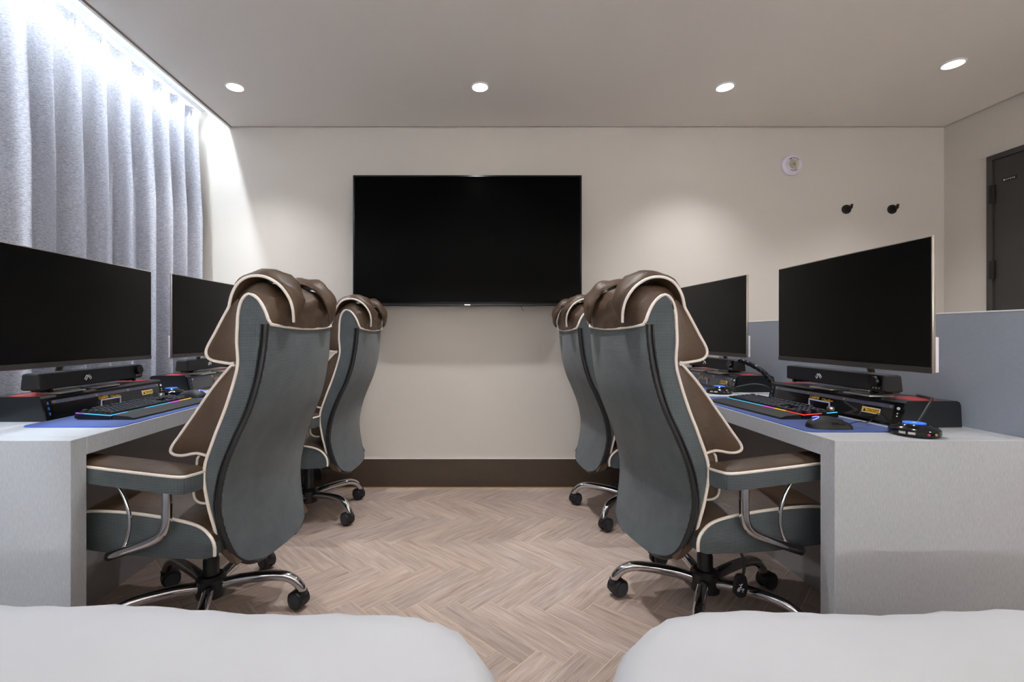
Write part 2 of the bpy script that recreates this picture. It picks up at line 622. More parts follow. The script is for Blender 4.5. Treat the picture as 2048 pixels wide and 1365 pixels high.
for i, (x, y) in enumerate(((-1.325, 1.5), (.042, 1.6), (1.409, 1.5), (2.45, .9))):  # unseen downlights added to brighten desks, aisle and partition side
    downlight(x, y, 'added white downlight outside the picture above ' + ('the near end of the left desk', 'the aisle between the chairs', 'the near end of the right desk', 'the space behind the partition')[i], (.32, 1.1, .32, .5)[i])
for x, nm in ((-.9, 'curtain'), (.9, 'middle'), (2.4, 'door')):  # more unseen downlights, added for extra room light
    downlight(x, -1.1, 'added white downlight behind the camera, on the %s side of the room' % nm, .25)

hb = thing('added_headboard', 'added ledge behind the camera, put in to hold a strip of fill light', 'added_headboard', (.2, YF, 0))
MB().box(-1.5, .001, .0044, 2.6, .07, 1.15).build('board', 'modesty', hb)
MB().box(-1.45, .02, 1.151, 2.55, .05, 1.158).build('added_fill_strip', emat('added_fill_white', (250, 250, 252), ADDED_FILL), hb)  # glowing strip added to raise ambient and ceiling brightness
# ------------------------------------------------------------------ curtain box: LED strip, track, curtain
led = MB().box(-1.70, YF + .1, 2.645, -1.68, 2.86, 2.656).build('led_strip', emat('led_white', (LED_COL[0], LED_COL[1], LED_COL[2], 1), LED_STRENGTH))
tag(led, 'bright white LED strip hidden in the curtain recess', 'light strip')
tr = MB().box(-1.80, YF + .05, 2.50, -1.76, 3.05, 2.53).build('curtain_track', 'white')
tag(tr, 'white curtain track inside the bright ceiling recess', 'curtain track')
def build_curtain():
    ys = []
    y = -1.2
    rows = 44
    pleat = 0.143
    nper = 28
    ncols = int((3.052 + 1.2) / pleat)
    rnd = [random.uniform(-1, 1) for _ in range(ncols + 3)]
    ztop, zbot = 2.475, 0.03
    verts = []
    C = ncols * nper + 1
    for r in range(rows + 1):
        f = r / rows
        f = f ** 1.8
        z = ztop + (zbot - ztop) * f
        for c in range(C):
            t = c / nper
            i = min(int(t), ncols - 1)
            fr_ = t - int(t) if t < ncols else 0.0
            rr = rnd[i] * (1 - fr_) + rnd[i + 1] * fr_
            ph = 2 * PI * t + 0.5 * rr * f
            grow = min(1.0, 0.30 + 2.4 * f)
            A = 0.040 * grow * (1 + 0.3 * rr)
            x = A * math.cos(ph) + 0.010 * math.cos(2 * ph + 1.0) * grow
            yv = -1.2 + pleat * t - 0.030 * math.sin(ph) * grow + 0.012 * math.sin(2 * ph + rr) * grow + 0.012 * rr * f
            # pinched header: narrow ridge with a slit on each side, opening out below
            dz = 2.425 - z
            pin = math.exp(-dz / (0.16 + 0.05 * rr)) if dz > 0 else max(0.0, 1 + dz / 0.03)
            d = (fr_ if fr_ < 0.5 else fr_ - 1.0)
            x += pin * (0.020 * math.exp(-(d / 0.06) ** 2) - 0.026 * math.exp(-((abs(d) - 0.13) / 0.055) ** 2))
            verts.append((-1.792 + x, min(yv, 3.062), z))
    faces = [(r * C + c, r * C + c + 1, (r + 1) * C + c + 1, (r + 1) * C + c) for r in range(rows) for c in range(C - 1)]
    mb = MB()
    mb.add(verts, faces)
    return mb.build('curtain', 'curtain', angle=80)
tag(build_curtain(), 'grey heathered pleated curtain hanging along the whole left side', 'curtain')

# ------------------------------------------------------------------ television
tv = thing('television', 'large black flat television mounted on the back wall', 'television', (-.033, 2.955, 1.632))
W2, H2 = .736, .419
MB().rbox(-W2, 0, -H2, W2, .032, H2, .004).build('tv_housing', 'tvframe', tv)
bz = MB()
bz.box(-W2 + .012, -.0015, -H2 + .020, W2 - .012, -.0003, H2 - .012)
bz.build('screen', 'tvscreen', tv)
MB().rbox(-W2 + .02, -.006, -H2 - .004, W2 - .02, .02, -H2 + .010, .003).build('bottom_rail', 'tvframe', tv)
MB().box(-.019, -.0072, -H2 - .001, .019, -.0062, -H2 + .006).build('logo_bar', 'silver', tv)
MB().box(-.25, .032, -.2, .25, .06, .2).box(-.18, .06, -.12, .18, .1215, .12).build('wall_bracket', 'mon_black', tv)
MB().tube(cr([(.35, .02, -H2 + .002), (.352, .02, -H2 - .02), (.36, .022, -H2 - .03), (.363, .02, -H2 - .036)], 4), .0015, 6).build('loose_wire', 'black', tv)

# ------------------------------------------------------------------ emergency lamp, wall hooks
el = thing('emergency_lamp', 'round white emergency lamp with red print high on the back wall', 'wall lamp', (2.13, YB, 2.155))
MB().lathe([(.069, -.0005), (.070, -.008), (.067, -.015), (.060, -.019), (.002, -.020)], 40, axis='y').build('lamp_body', 'lamp_body', el)
MB().lathe([(.0525, -.0195), (.0535, -.0205), (.052, -.0215), (.050, -.021), (.002, -.0225)], 40, (.004, 0, .002), 'y').build('front_ring', 'lamp_body', el)
ln = MB().lathe([(.033, -.0226), (.0335, -.0245), (.031, -.0245), (.012, -.0232), (.002, -.023)], 32, (.006, 0, .003), 'y').build('reflector', 'reflector', el)
MB().lathe([(.009, -.0236), (.008, -.028), (.002, -.030)], 14, (.010, 0, .005), 'y').build('bulb', 'acrylic', ln)
for i in range(7):
    rp = MB()
    a = math.radians(122 - i * 13) if i > 1 else math.radians(126 - i * 14)
    s_ = .0042 if i < 2 else .003
    cx, cz = .005 + .042 * math.cos(a), .003 + .042 * math.sin(a)
    rp.box(cx - s_, -.0238, cz - s_, cx + s_ * .6, -.0222, cz + s_ * .5)
    rp.box(cx - s_ * .4, -.0238, cz + s_ * .1, cx + s_, -.0222, cz + s_)
    rp.build('red_print', 'redink', el)
for i in range(6):
    rp = MB()
    a = math.radians(244 + i * 11)
    cx, cz = .005 + .042 * math.cos(a), .003 + .042 * math.sin(a)
    rp.box(cx - .0028, -.0238, cz - .0028, cx + .0016, -.0222, cz + .003)
    rp.box(cx - .001, -.0238, cz - .0008, cx + .0028, -.0222, cz + .0008)
    rp.build('red_print', 'redink', el)
for xh, nm in ((2.498, 'black round wall hook on the back wall, the one nearer the television'), (2.803, 'black round wall hook on the back wall, the one nearer the door')):
    h = thing('wall_hook', nm, 'hook', (xh, YB, 1.862), group='black hooks on the back wall')
    MB().lathe([(.030, -.0005), (.030, -.008), (.026, -.011), (.002, -.011)], 28, axis='y').build('rose', 'mon_black', h)
    MB().tube([(0, -.010, .002), (.003, -.020, .004), (.006, -.028, .006)], .009, 12).lathe([(.012, -.034), (.012, -.028)], 16, (.006, 0, .006), 'y').build('peg', 'mon_black', h)
    MB().tube([(.012, -.026, .004), (.017, -.027, .010), (.018, -.027, .024)], .006, 10).lathe([(.008, 0), (.008, .006)], 12, (.018, -.027, .022)).build('prong', 'mon_black', h)

# ------------------------------------------------------------------ desks and partition
ZD = 0.72
DR = dict(xf=1.05, xb=1.638, y0=1.333)
def desk(sign, xf, xb, y0, y1, xm, label):
    t = thing('desk', label, 'desk', (0, 0, 0))
    a, b = (xf, xb) if sign > 0 else (xb, xf)
    MB().rbox(a, y0 + .0562, ZD - .055, b, y1, ZD, .0012, 1).build('desk_top', 'desk', t)
    MB().rbox(a, y0, 0.0044, b, y0 + .056, ZD, .0012, 1).build('end_panel', 'desk', t)
    MB().rbox(a, y1 - .05, 0.0044, b, y1 - .0004, ZD - .0552, .0012, 1).build('end_panel', 'desk', t)
    MB().box(min(xm, xm + sign * .018), y0 + .0565, 0.0044, max(xm, xm + sign * .018), y1 - .0505, ZD - .0556).build('modesty_panel', 'modesty', t)
    return t
desk(1, 1.05, 1.638, 1.333, 3.06, 1.375, 'long grey laminate desk on the right, against the blue-grey partition')
desk(-1, -1.165, -1.715, 1.333, 3.06, -1.44, 'long grey laminate desk on the left, in front of the curtain')
pt = thing('partition', 'blue-grey upright partition panel behind the right desk', 'partition', (1.64, 0, 0))
MB().rbox(0, 1.333, .0044, .035, 3.06, 1.098, .001, 1).build('panel', 'partition', pt)
MB().rbox(-.0005, 1.332, 1.0982, .0355, 3.06, 1.103, .001, 1).build('top_edge', 'white', pt)

# ------------------------------------------------------------------ beds
def bed(x0, x1, y0, y1, rad, label, seed):
    rnd = random.Random(seed)
    cx, cy = (x0 + x1) / 2, (y0 + y1) / 2
    hx, hy = (x1 - x0) / 2, (y1 - y0) / 2
    t = thing('bed', label, 'bed', (cx, cy, 0))
    ins = .06 + rad * .30
    MB().rbox(-hx + ins, -hy + ins, .06, hx - ins, hy - ins, .24, .01).build('bed_base', 'bedbase', t)
    for sx in (-1, 1):
        for sy in (-1, 1):
            MB().lathe([(.025, .0044), (.03, .06)], 14, (sx * (hx - ins - .08), sy * (hy - ins - .08), 0)).build('leg', 'black', t)
    MB().rbox(-hx + ins, -hy + ins, .241, hx - ins, hy - ins, .44, .04, 3).build('mattress', 'mattress', t)
    ph = [rnd.uniform(0, 6.28) for _ in range(8)]
    N = 168
    def outline(d):
        r = max(rad - d * 0.55, .02)
        ax, ay = hx - d, hy - d
        r = min(r, ax * .98, ay * .98)
        arcs = []
        for cxs, cys, a0 in ((1, 1, 0), (-1, 1, PI / 2), (-1, -1, PI), (1, -1, 1.5 * PI)):
            arcs.append([(cxs * (ax - r) + r * math.cos(a0 + PI / 2 * k / 17), cys * (ay - r) + r * math.sin(a0 + PI / 2 * k / 17)) for k in range(18)])
        res = []
        for q in range(4):
            res += arcs[q]
            p0, p1 = arcs[q][-1], arcs[(q + 1) % 4][0]
            res += [(p0[0] + (p1[0] - p0[0]) * k / 25, p0[1] + (p1[1] - p0[1]) * k / 25) for k in range(1, 25)]
        return res
    rings = []
    for d, z, wob in ((.030, .10, .008), (.018, .20, .006), (.010, .32, .004), (.008, .40, .003), (.012, .445, .003), (.028, .472, .002), (.055, .488, .0), (.10, .497, 0), (.18, .503, 0), (.30, .507, 0), (.45, .508, 0), (min(hx, hy) - .03, .508, 0)):
        o = outline(d)
        ring = []
        for k, (x, y) in enumerate(o):
            l = math.hypot(x, y)
            a = math.atan2(y, x)
            s = 2 * PI * k / N
            wv = wob * (math.sin(17 * s + ph[0]) + .6 * math.sin(31 * s + ph[1]))
            zz = z
            if z > .4:
                zz += .0045 * (math.sin(5 * x + ph[2]) + math.sin(7 * y + ph[3]) + .6 * math.sin(13 * x + 9 * y + ph[4])) - .004
                zz += .003 * math.sin(60 * s + ph[5]) * max(0, 1 - d / .12)
            ring.append((x + wv * x / max(l, .01), y + wv * y / max(l, .01), zz))
        rings.append(ring)
    MB().loft(rings, caps=True).build('duvet', 'duvet', t, angle=85)
    return t
bed(-1.45, .022, -1.35, .972, .20, 'bed with smooth white duvet at the bottom left', 3).rotation_euler = (0, 0, math.radians(-2))
bed(.20, 1.75, -1.35, .965, .30, 'bed with smooth white duvet at the bottom right', 11)

# ------------------------------------------------------------------ chair
from mathutils import noise as mnoise
def wrinkle(mb, amp, sc, seed=0.0):
    out = []
    for x, y, z in mb.v:
        v = Vector((x * sc, y * sc * .8, z * sc + seed))
        n1 = mnoise.noise(v)
        n2 = mnoise.noise(v * 2.3 + Vector((7, 3, 1)))
        rdg = 1 - abs(mnoise.noise(v * 1.4 + Vector((2, 9, 4)))) * 2
        k = amp * (n1 + .5 * n2 - .6 * max(0, rdg - .75) * 4)
        d = Vector((x + .30, 0, z - 1.10))
        d = d.normalized() if d.length > 1e-4 else Vector((0, 0, 1))
        out.append((x + d.x * k, y + .5 * k, z + d.z * k))
    mb.v = out
    return mb

def profile_extrude(mb, prof, s1, bulge=.010, puff=.10, mi_body=0, mi_end=0, n=7, cen=None):
    """prof: closed list of (u,z); extruded over y=-s1..s1 with pillowy body and ends"""
    cu = sum(p[0] for p in prof) / len(prof) if cen is None else cen[0]
    cz = sum(p[1] for p in prof) / len(prof) if cen is None else cen[1]
    def ring(y, k):
        return [(cu + (u - cu) * k, y, cz + (z - cz) * k) for u, z in prof]
    rings = [ring(-s1 - bulge, .25), ring(-s1 - bulge * .8, .6), ring(-s1 - bulge * .35, .9)]
    for i in range(n):
        t = -1 + 2 * i / (n - 1)
        rings.append(ring(t * s1, 1 + puff * (1 - t * t)))
    rings += [ring(s1 + bulge * .35, .9), ring(s1 + bulge * .8, .6), ring(s1 + bulge, .25)]
    R = len(rings)
    mb.loft(rings, mifn=lambda i, j: mi_end if (i < 3 or i >= R - 4) else mi_body, mi=mi_end)
    return mb

def build_chair(label):
    t = thing('office_chair', label, 'chair', group='reclining office chairs at the two desks')
    # ---- backrest shell
    tab = [(.276, -.285, -.268, .085, .003), (.284, -.279, -.248, .140, .005), (.302, -.267, -.220, .180, .008), (.342, -.247, -.198, .208, .012), (.42, -.227, -.192, .226, .018), (.50, -.221, -.176, .235, .022),
           (.60, -.240, -.165, .238, .024), (.70, -.279, -.195, .234, .022), (.78, -.314, -.224, .227, .020), (.86, -.338, -.248, .220, .018),
           (.93, -.351, -.262, .214, .016), (1.0, -.359, -.256, .210, .013), (1.055, -.361, -.257, .208, .010), (1.083, -.354, -.258, .207, .008),
           (1.110, -.341, -.262, .206, .006), (1.132, -.325, -.270, .205, .004), (1.145, -.309, -.281, .205, .002), (1.149, -.298, -.289, .204, .001)]
    T = cr(tab, 4)
    NR, NF, NS = 11, 9, 4
    rings = []
    for z, ur, uf, hw, b in T:
        ring = []
        for k in range(NR):
            q = 1 - 2 * k / (NR - 1)
            ring.append((ur - b * (1 - q ** 2), -hw * q, z))
        for k in range(1, NS):
            q = k / NS
            ring.append((ur + (uf - ur) * q, hw + .007 * math.sin(PI * q), z))
        for k in range(NF):
            q = -1 + 2 * k / (NF - 1)
            ring.append((uf + .012 * (1 - q ** 2), -hw * q, z))
        for k in range(1, NS):
            q = 1 - k / NS
            ring.append((ur + (uf - ur) * q, -hw - .007 * math.sin(PI * q), z))
        rings.append(ring)
    f0, f1 = NR + NS - 2, NR + NS - 2 + NF
    back = MB().loft(rings, mifn=lambda i, j: 1 if f0 < j < f1 else 0).build('backrest', ['mesh', 'leather'], t, angle=50)
    # zipper down each edge of the rear panel, curling under the bottom corner
    lo = [r for r in T if r[0] < 1.062]
    for sg in (-1, 1):
        zp = [(r[1] + .009, sg * (r[3] + .0035), r[0]) for r in reversed(lo)]
        MB().tube(zp, .0085, 8).build('zipper', 'zip', back, angle=60)
        zq = [(r[1] + .022, sg * (r[3] + .0045), r[0]) for r in reversed(lo) if r[0] > .31]
        MB().tube(zq, .0045, 6).build('zipper_edge', 'zip', back, angle=60)
    # piping: front edge of the side panels, arch, then across the rear
    arch_tab = [r for r in T if r[0] > .395]
    def side_pipe(sg):
        fr_ = [(r[2] + .001, sg * (r[3] + .003), r[0]) for r in arch_tab]
        top = arch_tab[-1]
        rr = [(r[1] - .001, sg * (r[3] + .003), r[0]) for r in reversed(arch_tab) if r[0] > 1.066]
        return fr_ + [(( top[1] + top[2]) / 2, sg * (top[3] + .003), top[0] + .001)] + rr
    RZ = 1.060
    def rear_u(q):
        return -.361 - .010 * (1 - q * q) - .004
    cross = [(rear_u(q), -.212 * q, RZ - .004 - .012 * (1 - q * q)) for q in (.96, .85, .6, .3, 0, -.3, -.6, -.85, -.96)]
    p = side_pipe(-1) + cross + list(reversed(side_pipe(1)))
    MB().tube(p, .0052, 8).build('piping', 'piping', back, angle=60)
    # brown base wedges at the bottom of the side panel
    for sg in (-1, 1):
        wv = [(-.214, .400), (-.196, .385), (-.205, .340), (-.238, .312), (-.262, .306), (-.240, .345)]
        MB().loft([[(u, sg * y, z) for u, z in wv] for y in (.195, .212, .2195)], caps=True).build('corner_patch', 'leather', back)
    # ---- leather hood over the top
    A = [(-.363, 1.056), (-.355, 1.086), (-.342, 1.113), (-.324, 1.136), (-.298, 1.150), (-.273, 1.136), (-.262, 1.105), (-.257, 1.06), (-.257, 1.0), (-.260, .94)]
    OF = [.006, .024, .038, .048, .044, .036, .026, .018, .012, .006]
    A2 = cr([a + (o,) for a, o in zip(A, OF)], 4)
    nrm = []
    for i in range(len(A2)):
        a, b = A2[max(i - 1, 0)], A2[min(i + 1, len(A2) - 1)]
        dx, dz = b[0] - a[0], b[1] - a[1]
        l = math.hypot(dx, dz)
        nrm.append((-dz / l, dx / l))
    rings = []
    for k in range(25):
        q = -1 + 2 * k / 24
        s = .2095 * q
        kk = max(0.0, 1 - abs(q) ** 5) ** .5
        ring = []
        for i, (u, z, o) in enumerate(A2):
            rb = .010 * (1 - q * q) if i < 10 else 0.0
            wr = 1 + .16 * math.sin(9 * s * 6 + i * .35) * math.sin(i * .2) + .10 * math.sin(31 * s + i)
            off = .0025 + o * kk * wr
            dz = -.012 * (1 - q * q) if i == 0 else 0
            ring.append((u - rb + nrm[i][0] * off, s, z + nrm[i][1] * off + dz))
        for i in reversed(range(len(A2))):
            u, z, o = A2[i]
            rb = .010 * (1 - q * q) if i < 10 else 0.0
            dz = -.012 * (1 - q * q) if i == 0 else 0
            ring.append((u - rb + nrm[i][0] * .0008, s, z + nrm[i][1] * .0008 + dz))
        rings.append(ring)
    wrinkle(MB().loft(rings), .0045, 16).build('leather_hood', 'leather', t, angle=70)
    # ---- head cushion in front
    hp = cr([(-.262, 1.125), (-.232, 1.115), (-.205, 1.075), (-.176, 1.025), (-.152, .985), (-.147, .962), (-.162, .944), (-.200, .936), (-.245, .934), (-.262, .96)], 3, True)
    hc = profile_extrude(MB(), hp, .207, .010, .03).build('head_cushion', 'leather', t, angle=60)
    # ---- flaps folded over the top, one each side
    fl = cr([(-.226, 1.105, .09, .210, .010), (-.236, 1.150, .065, .209, .018), (-.258, 1.188, .052, .205, .024), (-.293, 1.207, .050, .198, .028), (-.336, 1.205, .056, .188, .028),
             (-.376, 1.180, .066, .175, .026), (-.400, 1.140, .080, .160, .022), (-.406, 1.100, .100, .147, .014), (-.400, 1.064, .124, .132, .004)], 4)
    for sg in (-1, 1):
        rings, edge = [], []
        for i, (u, z, si, so, th) in enumerate(fl):
            a, b = fl[max(i - 1, 0)], fl[min(i + 1, len(fl) - 1)]
            dx, dz = b[0] - a[0], b[1] - a[1]
            l = math.hypot(dx, dz) or 1
            nx, nz = dz / l, -dx / l
            ring = []
            for k in range(14):
                an = 2 * PI * k / 14
                c, s_ = math.cos(an), math.sin(an)
                y = (si + so) / 2 + (so - si) / 2 * (abs(c) ** .7) * (1 if c > 0 else -1)
                off = th * s_ if s_ > 0 else .006 * s_
                off *= 1 + .18 * math.sin(i * .9 + 40 * y)
                ring.append((u + nx * off, sg * y, z + nz * off))
            rings.append(ring)
            edge.append((u, sg * (so + .001), z))
        f_ = wrinkle(MB().loft(rings), .0032, 18, sg * 5).build('headrest_flap', 'leather', t, angle=70)
        side = [(u, sg * (.210), z) for u, z in hp]
        # outline of the head cushion side, bottom rear to top front, continued over the flap
        i0 = min(range(len(hp)), key=lambda i: abs(hp[i][0] + .245) + abs(hp[i][1] - .934))
        i1 = min(range(len(hp)), key=lambda i: abs(hp[i][0] + .225) + abs(hp[i][1] - 1.105))
        seq = side[i1:i0 + 1]
        MB().tube(list(reversed(seq)) + edge[1:], .0048, 8).build('piping', 'piping', f_, angle=60)
    # ---- back cushion
    bp = cr([(-.245, .925), (-.213, .905), (-.165, .850), (-.105, .770), (-.052, .700), (-.022, .660), (-.026, .641), (-.060, .636), (-.115, .646), (-.170, .640), (-.205, .70), (-.240, .82)], 3, True)
    bc = profile_extrude(MB(), bp, .205, .014, .05).build('back_cushion', 'leather', t, angle=60)
    lp = cr([(-.168, .640), (-.118, .636), (-.108, .60), (-.098, .53), (-.105, .496), (-.135, .486), (-.170, .50), (-.172, .57)], 3, True)
    lc = profile_extrude(MB(), lp, .200, .010, .05).build('lumbar_cushion', 'leather', t, angle=60)
    for sg in (-1, 1):
        a = [(u, sg * .209, z) for u, z in bp[0:28]]
        MB().tube(a, .0048, 8).build('piping', 'piping', bc, angle=60)
        a = [(u, sg * .204, z) for u, z in lp[3:17]]
        MB().tube(a, .0042, 8).build('piping', 'piping', lc, angle=60)
    # ---- seat
    sp_top = cr([(-.208, .345), (-.205, .385), (-.178, .420), (-.130, .440), (-.040, .452), (.08, .460), (.20, .460), (.265, .450), (.292, .420), (.296, .375), (.28, .335)], 3)
    sp = sp_top + [(.10, .325), (-.05, .326), (-.18, .334)]
    NT = len(sp_top)
    seat = MB()
    rings = []
    ys = (-.250, -.248, -.236, -.20, -.10, 0, .10, .20, .236, .248, .250)
    for y in ys:
        q = abs(y) / .25
        ring = []
        for i, (u, z) in enumerate(sp):
            dome = .022 * (1 - q ** 3) if i < NT else 0
            ring.append((u, y, z + (dome if z > .40 else 0)))
        rings.append(ring)
    seat.loft(rings, mifn=lambda i, j: 1 if 3 <= j < NT - 2 else 0)
    st = seat.build('seat', ['mesh', 'leather'], t, angle=50)
    for sg in (-1, 1):
        MB().tube([(u, sg * .2505, z) for u, z in sp_top], .0050, 8).build('piping', 'piping', st, angle=60)
    # ---- armrests
    for sg in (-1, 1):
        plan = cr([(-.150, .222), (-.166, .245), (-.158, .288), (-.140, .312), (-.05, .317), (.12, .317), (.24, .312), (.262, .29), (.264, .25), (.25, .222), (.10, .217), (-.05, .217)], 3, True)
        cu, cs = .05, .266
        def lvl(k, z):
            return [(cu + (u - cu) * (1 - (1 - k) * .25), sg * (cs + (s - cs) * k), z + .06 * (u - cu)) for u, s in plan]
        rings = [lvl(.8, .558), lvl(.97, .562), lvl(1, .572), lvl(1.0, .605), lvl(1, .614), lvl(.985, .619), lvl(.85, .625), lvl(.5, .629)]
        ar = MB().loft(rings, mifn=lambda i, j: 1 if i >= 4 else 0)
        ar.m[-1] = 1
        a_ = ar.build('armrest', ['mesh', 'leather'], t, angle=50)
        MB().tube([(u, sg * s, .614 + .06 * (u - cu)) for u, s in plan], .0045, 8, loop=True).build('piping', 'piping', a_, angle=60)
        tp = cr([(-.072, .283, .568), (-.073, .283, .50), (-.070, .283, .445), (-.052, .283, .412), (-.012, .283, .389), (.06, .283, .361), (.115, .283, .341), (.136, .275, .332), (.14, .255, .328), (.135, .20, .322), (.12, .08, .318)], 5)
        MB().tube([(u, sg * s, z) for u, s, z in tp], .0145, 14).build('arm_tube', 'chrome', t, angle=70)
        br = cr([(.120, .28, .577), (.085, .283, .540), (.060, .284, .490), (.054, .284, .440), (.064, .283, .395), (.080, .283, .362)], 5)
        MB().tube([(u, sg * s, z) for u, s, z in br], .0058, 8).build('arm_brace', 'chrome', t, angle=70)
    # ---- mechanism, column, lever
    MB().rbox(-.16, -.09, .288, .14, .09, .324, .008).rbox(-.225, -.06, .27, -.10, .06, .30, .006).build('tilt_mechanism', 'black', t)
    MB().tube(cr([(-.10, 0, .302), (-.16, 0, .318), (-.200, 0, .345), (-.212, 0, .39)], 4), .016, 10).build('back_bar', 'black', t)
    MB().lathe([(.027, .10), (.027, .20), (.024, .205), (.024, .288)], 20).build('gas_column', 'black', t)
    MB().lathe([(.030, .066), (.050, .072), (.052, .10), (.050, .135), (.040, .146), (.028, .148)], 24).build('base_hub', 'black', t)
    lev = MB().tube(cr([(.02, -.09, .300), (.03, -.13, .285), (.035, -.155, .245), (.022, -.165, .205)], 5), .0045, 8).build('height_lever', 'black', t)
    pad = [(-.012, .208), (.012, .208), (.020, .190), (.022, .160), (.015, .140), (0, .134), (-.015, .138), (-.024, .150), (-.022, .18)]
    pc = cr(pad, 3, True)
    MB().loft([[(u + .012, y, z) for u, z in pc] for y in (-.158, -.160, -.170, -.172)]).build('lever_paddle', 'black', lev)
    ic = MB()
    for a, b in (((-.012, .180), (-.006, .176)), ((-.006, .176), (0, .181)), ((-.006, .176), (-.008, .170)), ((-.015, .168), (-.003, .170)), ((-.015, .168), (-.020, .160)), ((-.010, .166), (-.018, .156)),
                 ((-.010, .166), (-.004, .163)), ((-.010, .163), (-.012, .156)), ((-.002, .164), (.006, .163)), ((-.002, .159), (.005, .160)), ((-.001, .154), (.002, .154))):
        ic.tube([(a[0] + .014, -.1725, a[1]), (b[0] + .014, -.1725, b[1])], .0011, 6)
    ic.build('lever_symbol', 'whiteprint', lev)
    # ---- star base: leg meshes shared, casters as sub-parts
    lp3 = cr([(.040, 0, .108), (.10, 0, .122), (.19, 0, .130), (.252, 0, .128), (.292, 0, .112), (.317, 0, .085), (.325, 0, .066)], 5)
    leg_me = MB().tube(lp3, [.020 - .004 * i / (len(lp3) - 1) for i in range(len(lp3))], 14).mesh('base_leg', 'chrome', 70)
    cm = MB()
    for sg in (-1, 1):
        cm.lathe([(.012, .0), (.030, .001), (.0325, .006), (.0325, .016), (.029, .020)], 24, (-.018, sg * .006 - (0 if sg > 0 else .020), .0365), 'y', mi=0)
        cm.lathe([(.020, .0), (.0255, .0005), (.0255, .0015), (.002, .0015)], 24, (-.018, (.0262 if sg > 0 else -.0277), .0365), 'y', mi=1)
    hood = []
    for k in range(9):
        a = PI * (-.08 + 1.0 * k / 8)
        hood.append((-.018 + .035 * math.cos(a), .0365 + .035 * math.sin(a)))
    cm.loft([[(u, y, z) for u, z in hood] + [(-.018 + .8 * (u + .018), y, .0365 + .8 * (z - .0365)) for u, z in reversed(hood)] for y in (-.021, .021)])
    cm.lathe([(.017, .055), (.018, .072), (.010, .073)], 16)
    cas_me = cm.mesh('caster', ['black', 'rubber'], 40)
    for k in range(5):
        lg = link('base_leg', leg_me, t)
        lg.rotation_euler = (0, 0, k * 2 * PI / 5)
        ca = link('caster', cas_me, lg)
        ca.location = (.325, 0, 0)
    return t

def place_chair(t, x, y, heading, star, casters, label, tilt=0):
    t.location = (x, y, 0.0042)
    t.rotation_euler = (0, 0, math.radians(heading))
    t['label'] = label
    legs = [c for c in t.children if c.name.startswith('base_leg')]
    for k, lg in enumerate(legs):
        a = math.radians(star + 72 * k - heading)
        lg.rotation_euler = (0, 0, a)
        for ca in lg.children:
            ca.rotation_euler = (0, 0, math.radians(casters[k] - (star + 72 * k)))

c0 = build_chair('chair')
specs = [
    (.869, 1.72, 9.5, 95, (20, 205, 200, 60, 200), 'teal mesh and brown leather office chair at the right desk, nearest the beds'),
    (-.957, 1.685, 171.5, 5, (-20, -30, -140, 200, 10), 'teal mesh and brown leather office chair at the left desk, nearest the beds'),
    (.900, 2.62, 2.5, 83, (20, 215, 215, 60, 200), 'teal mesh and brown leather office chair at the right desk, nearest the television'),
    (-.935, 2.625, 176.0, 41, (-35, -40, -140, 200, -35), 'teal mesh and brown leather office chair at the left desk, nearest the television'),
]
chairs = [c0] + [copy_tree(c0) for _ in range(3)]
for c, s in zip(chairs, specs):
    place_chair(c, *s)

# ------------------------------------------------------------------ desktop equipment (user looks along +x, left hand is +y)
R180 = PI
def monitor(x, y, deg, rot, label):
    t = thing('monitor', label, 'monitor', (x, y, 0), rot + math.radians(deg), 'flat desktop monitors')
    w2, z0, z1 = .365, .908, 1.328
    MB().rbox(0, -w2, z0, .010, w2, z1, .002, 2).build('screen_frame', 'silver', t)
    MB().box(-.0008, -w2 + .004, z0 + .020, -.0001, w2 - .004, z1 - .004).build('screen', 'screen', t)
    MB().box(-.0012, -w2 + .002, z0 + .002, -.0001, w2 - .002, z0 + .0195).build('chin', 'chin', t)
    MB().rbox(.0102, -w2 + .001, z0 + .004, .021, w2 - .001, z0 + .112, .003, 2).build('rear_housing', 'monwhite', t)
    zb = ZD + .0885
    MB().tube([(.030, 0, z0 + .10), (.112, 0, z0 + .008), (.145, 0, zb + .006)], .019, 10, flat=.5).build('stand_neck', 'silver', t)
    b = MB()
    b.rbox(.06, -.045, zb, .185, .045, zb + .006, .002)
    b.rbox(-.01, -.15, zb, .075, -.03, zb + .006, .002).rbox(-.01, .03, zb, .075, .15, zb + .006, .002)
    b.build('stand_base', 'silver', t)
monitor(1.398, 1.7525, -1.6, 0, 'large black screen monitor on the right desk, closest to the beds')
monitor(1.357, 2.675, 3.1, 0, 'black screen monitor on the right desk, closest to the television wall')
monitor(-1.524, 1.831, 1.35, R180, 'large black screen monitor on the left desk, cut off by the picture edge')
monitor(-1.457, 2.632, -4.0, R180, 'black screen monitor on the left desk, half hidden behind a chair back')

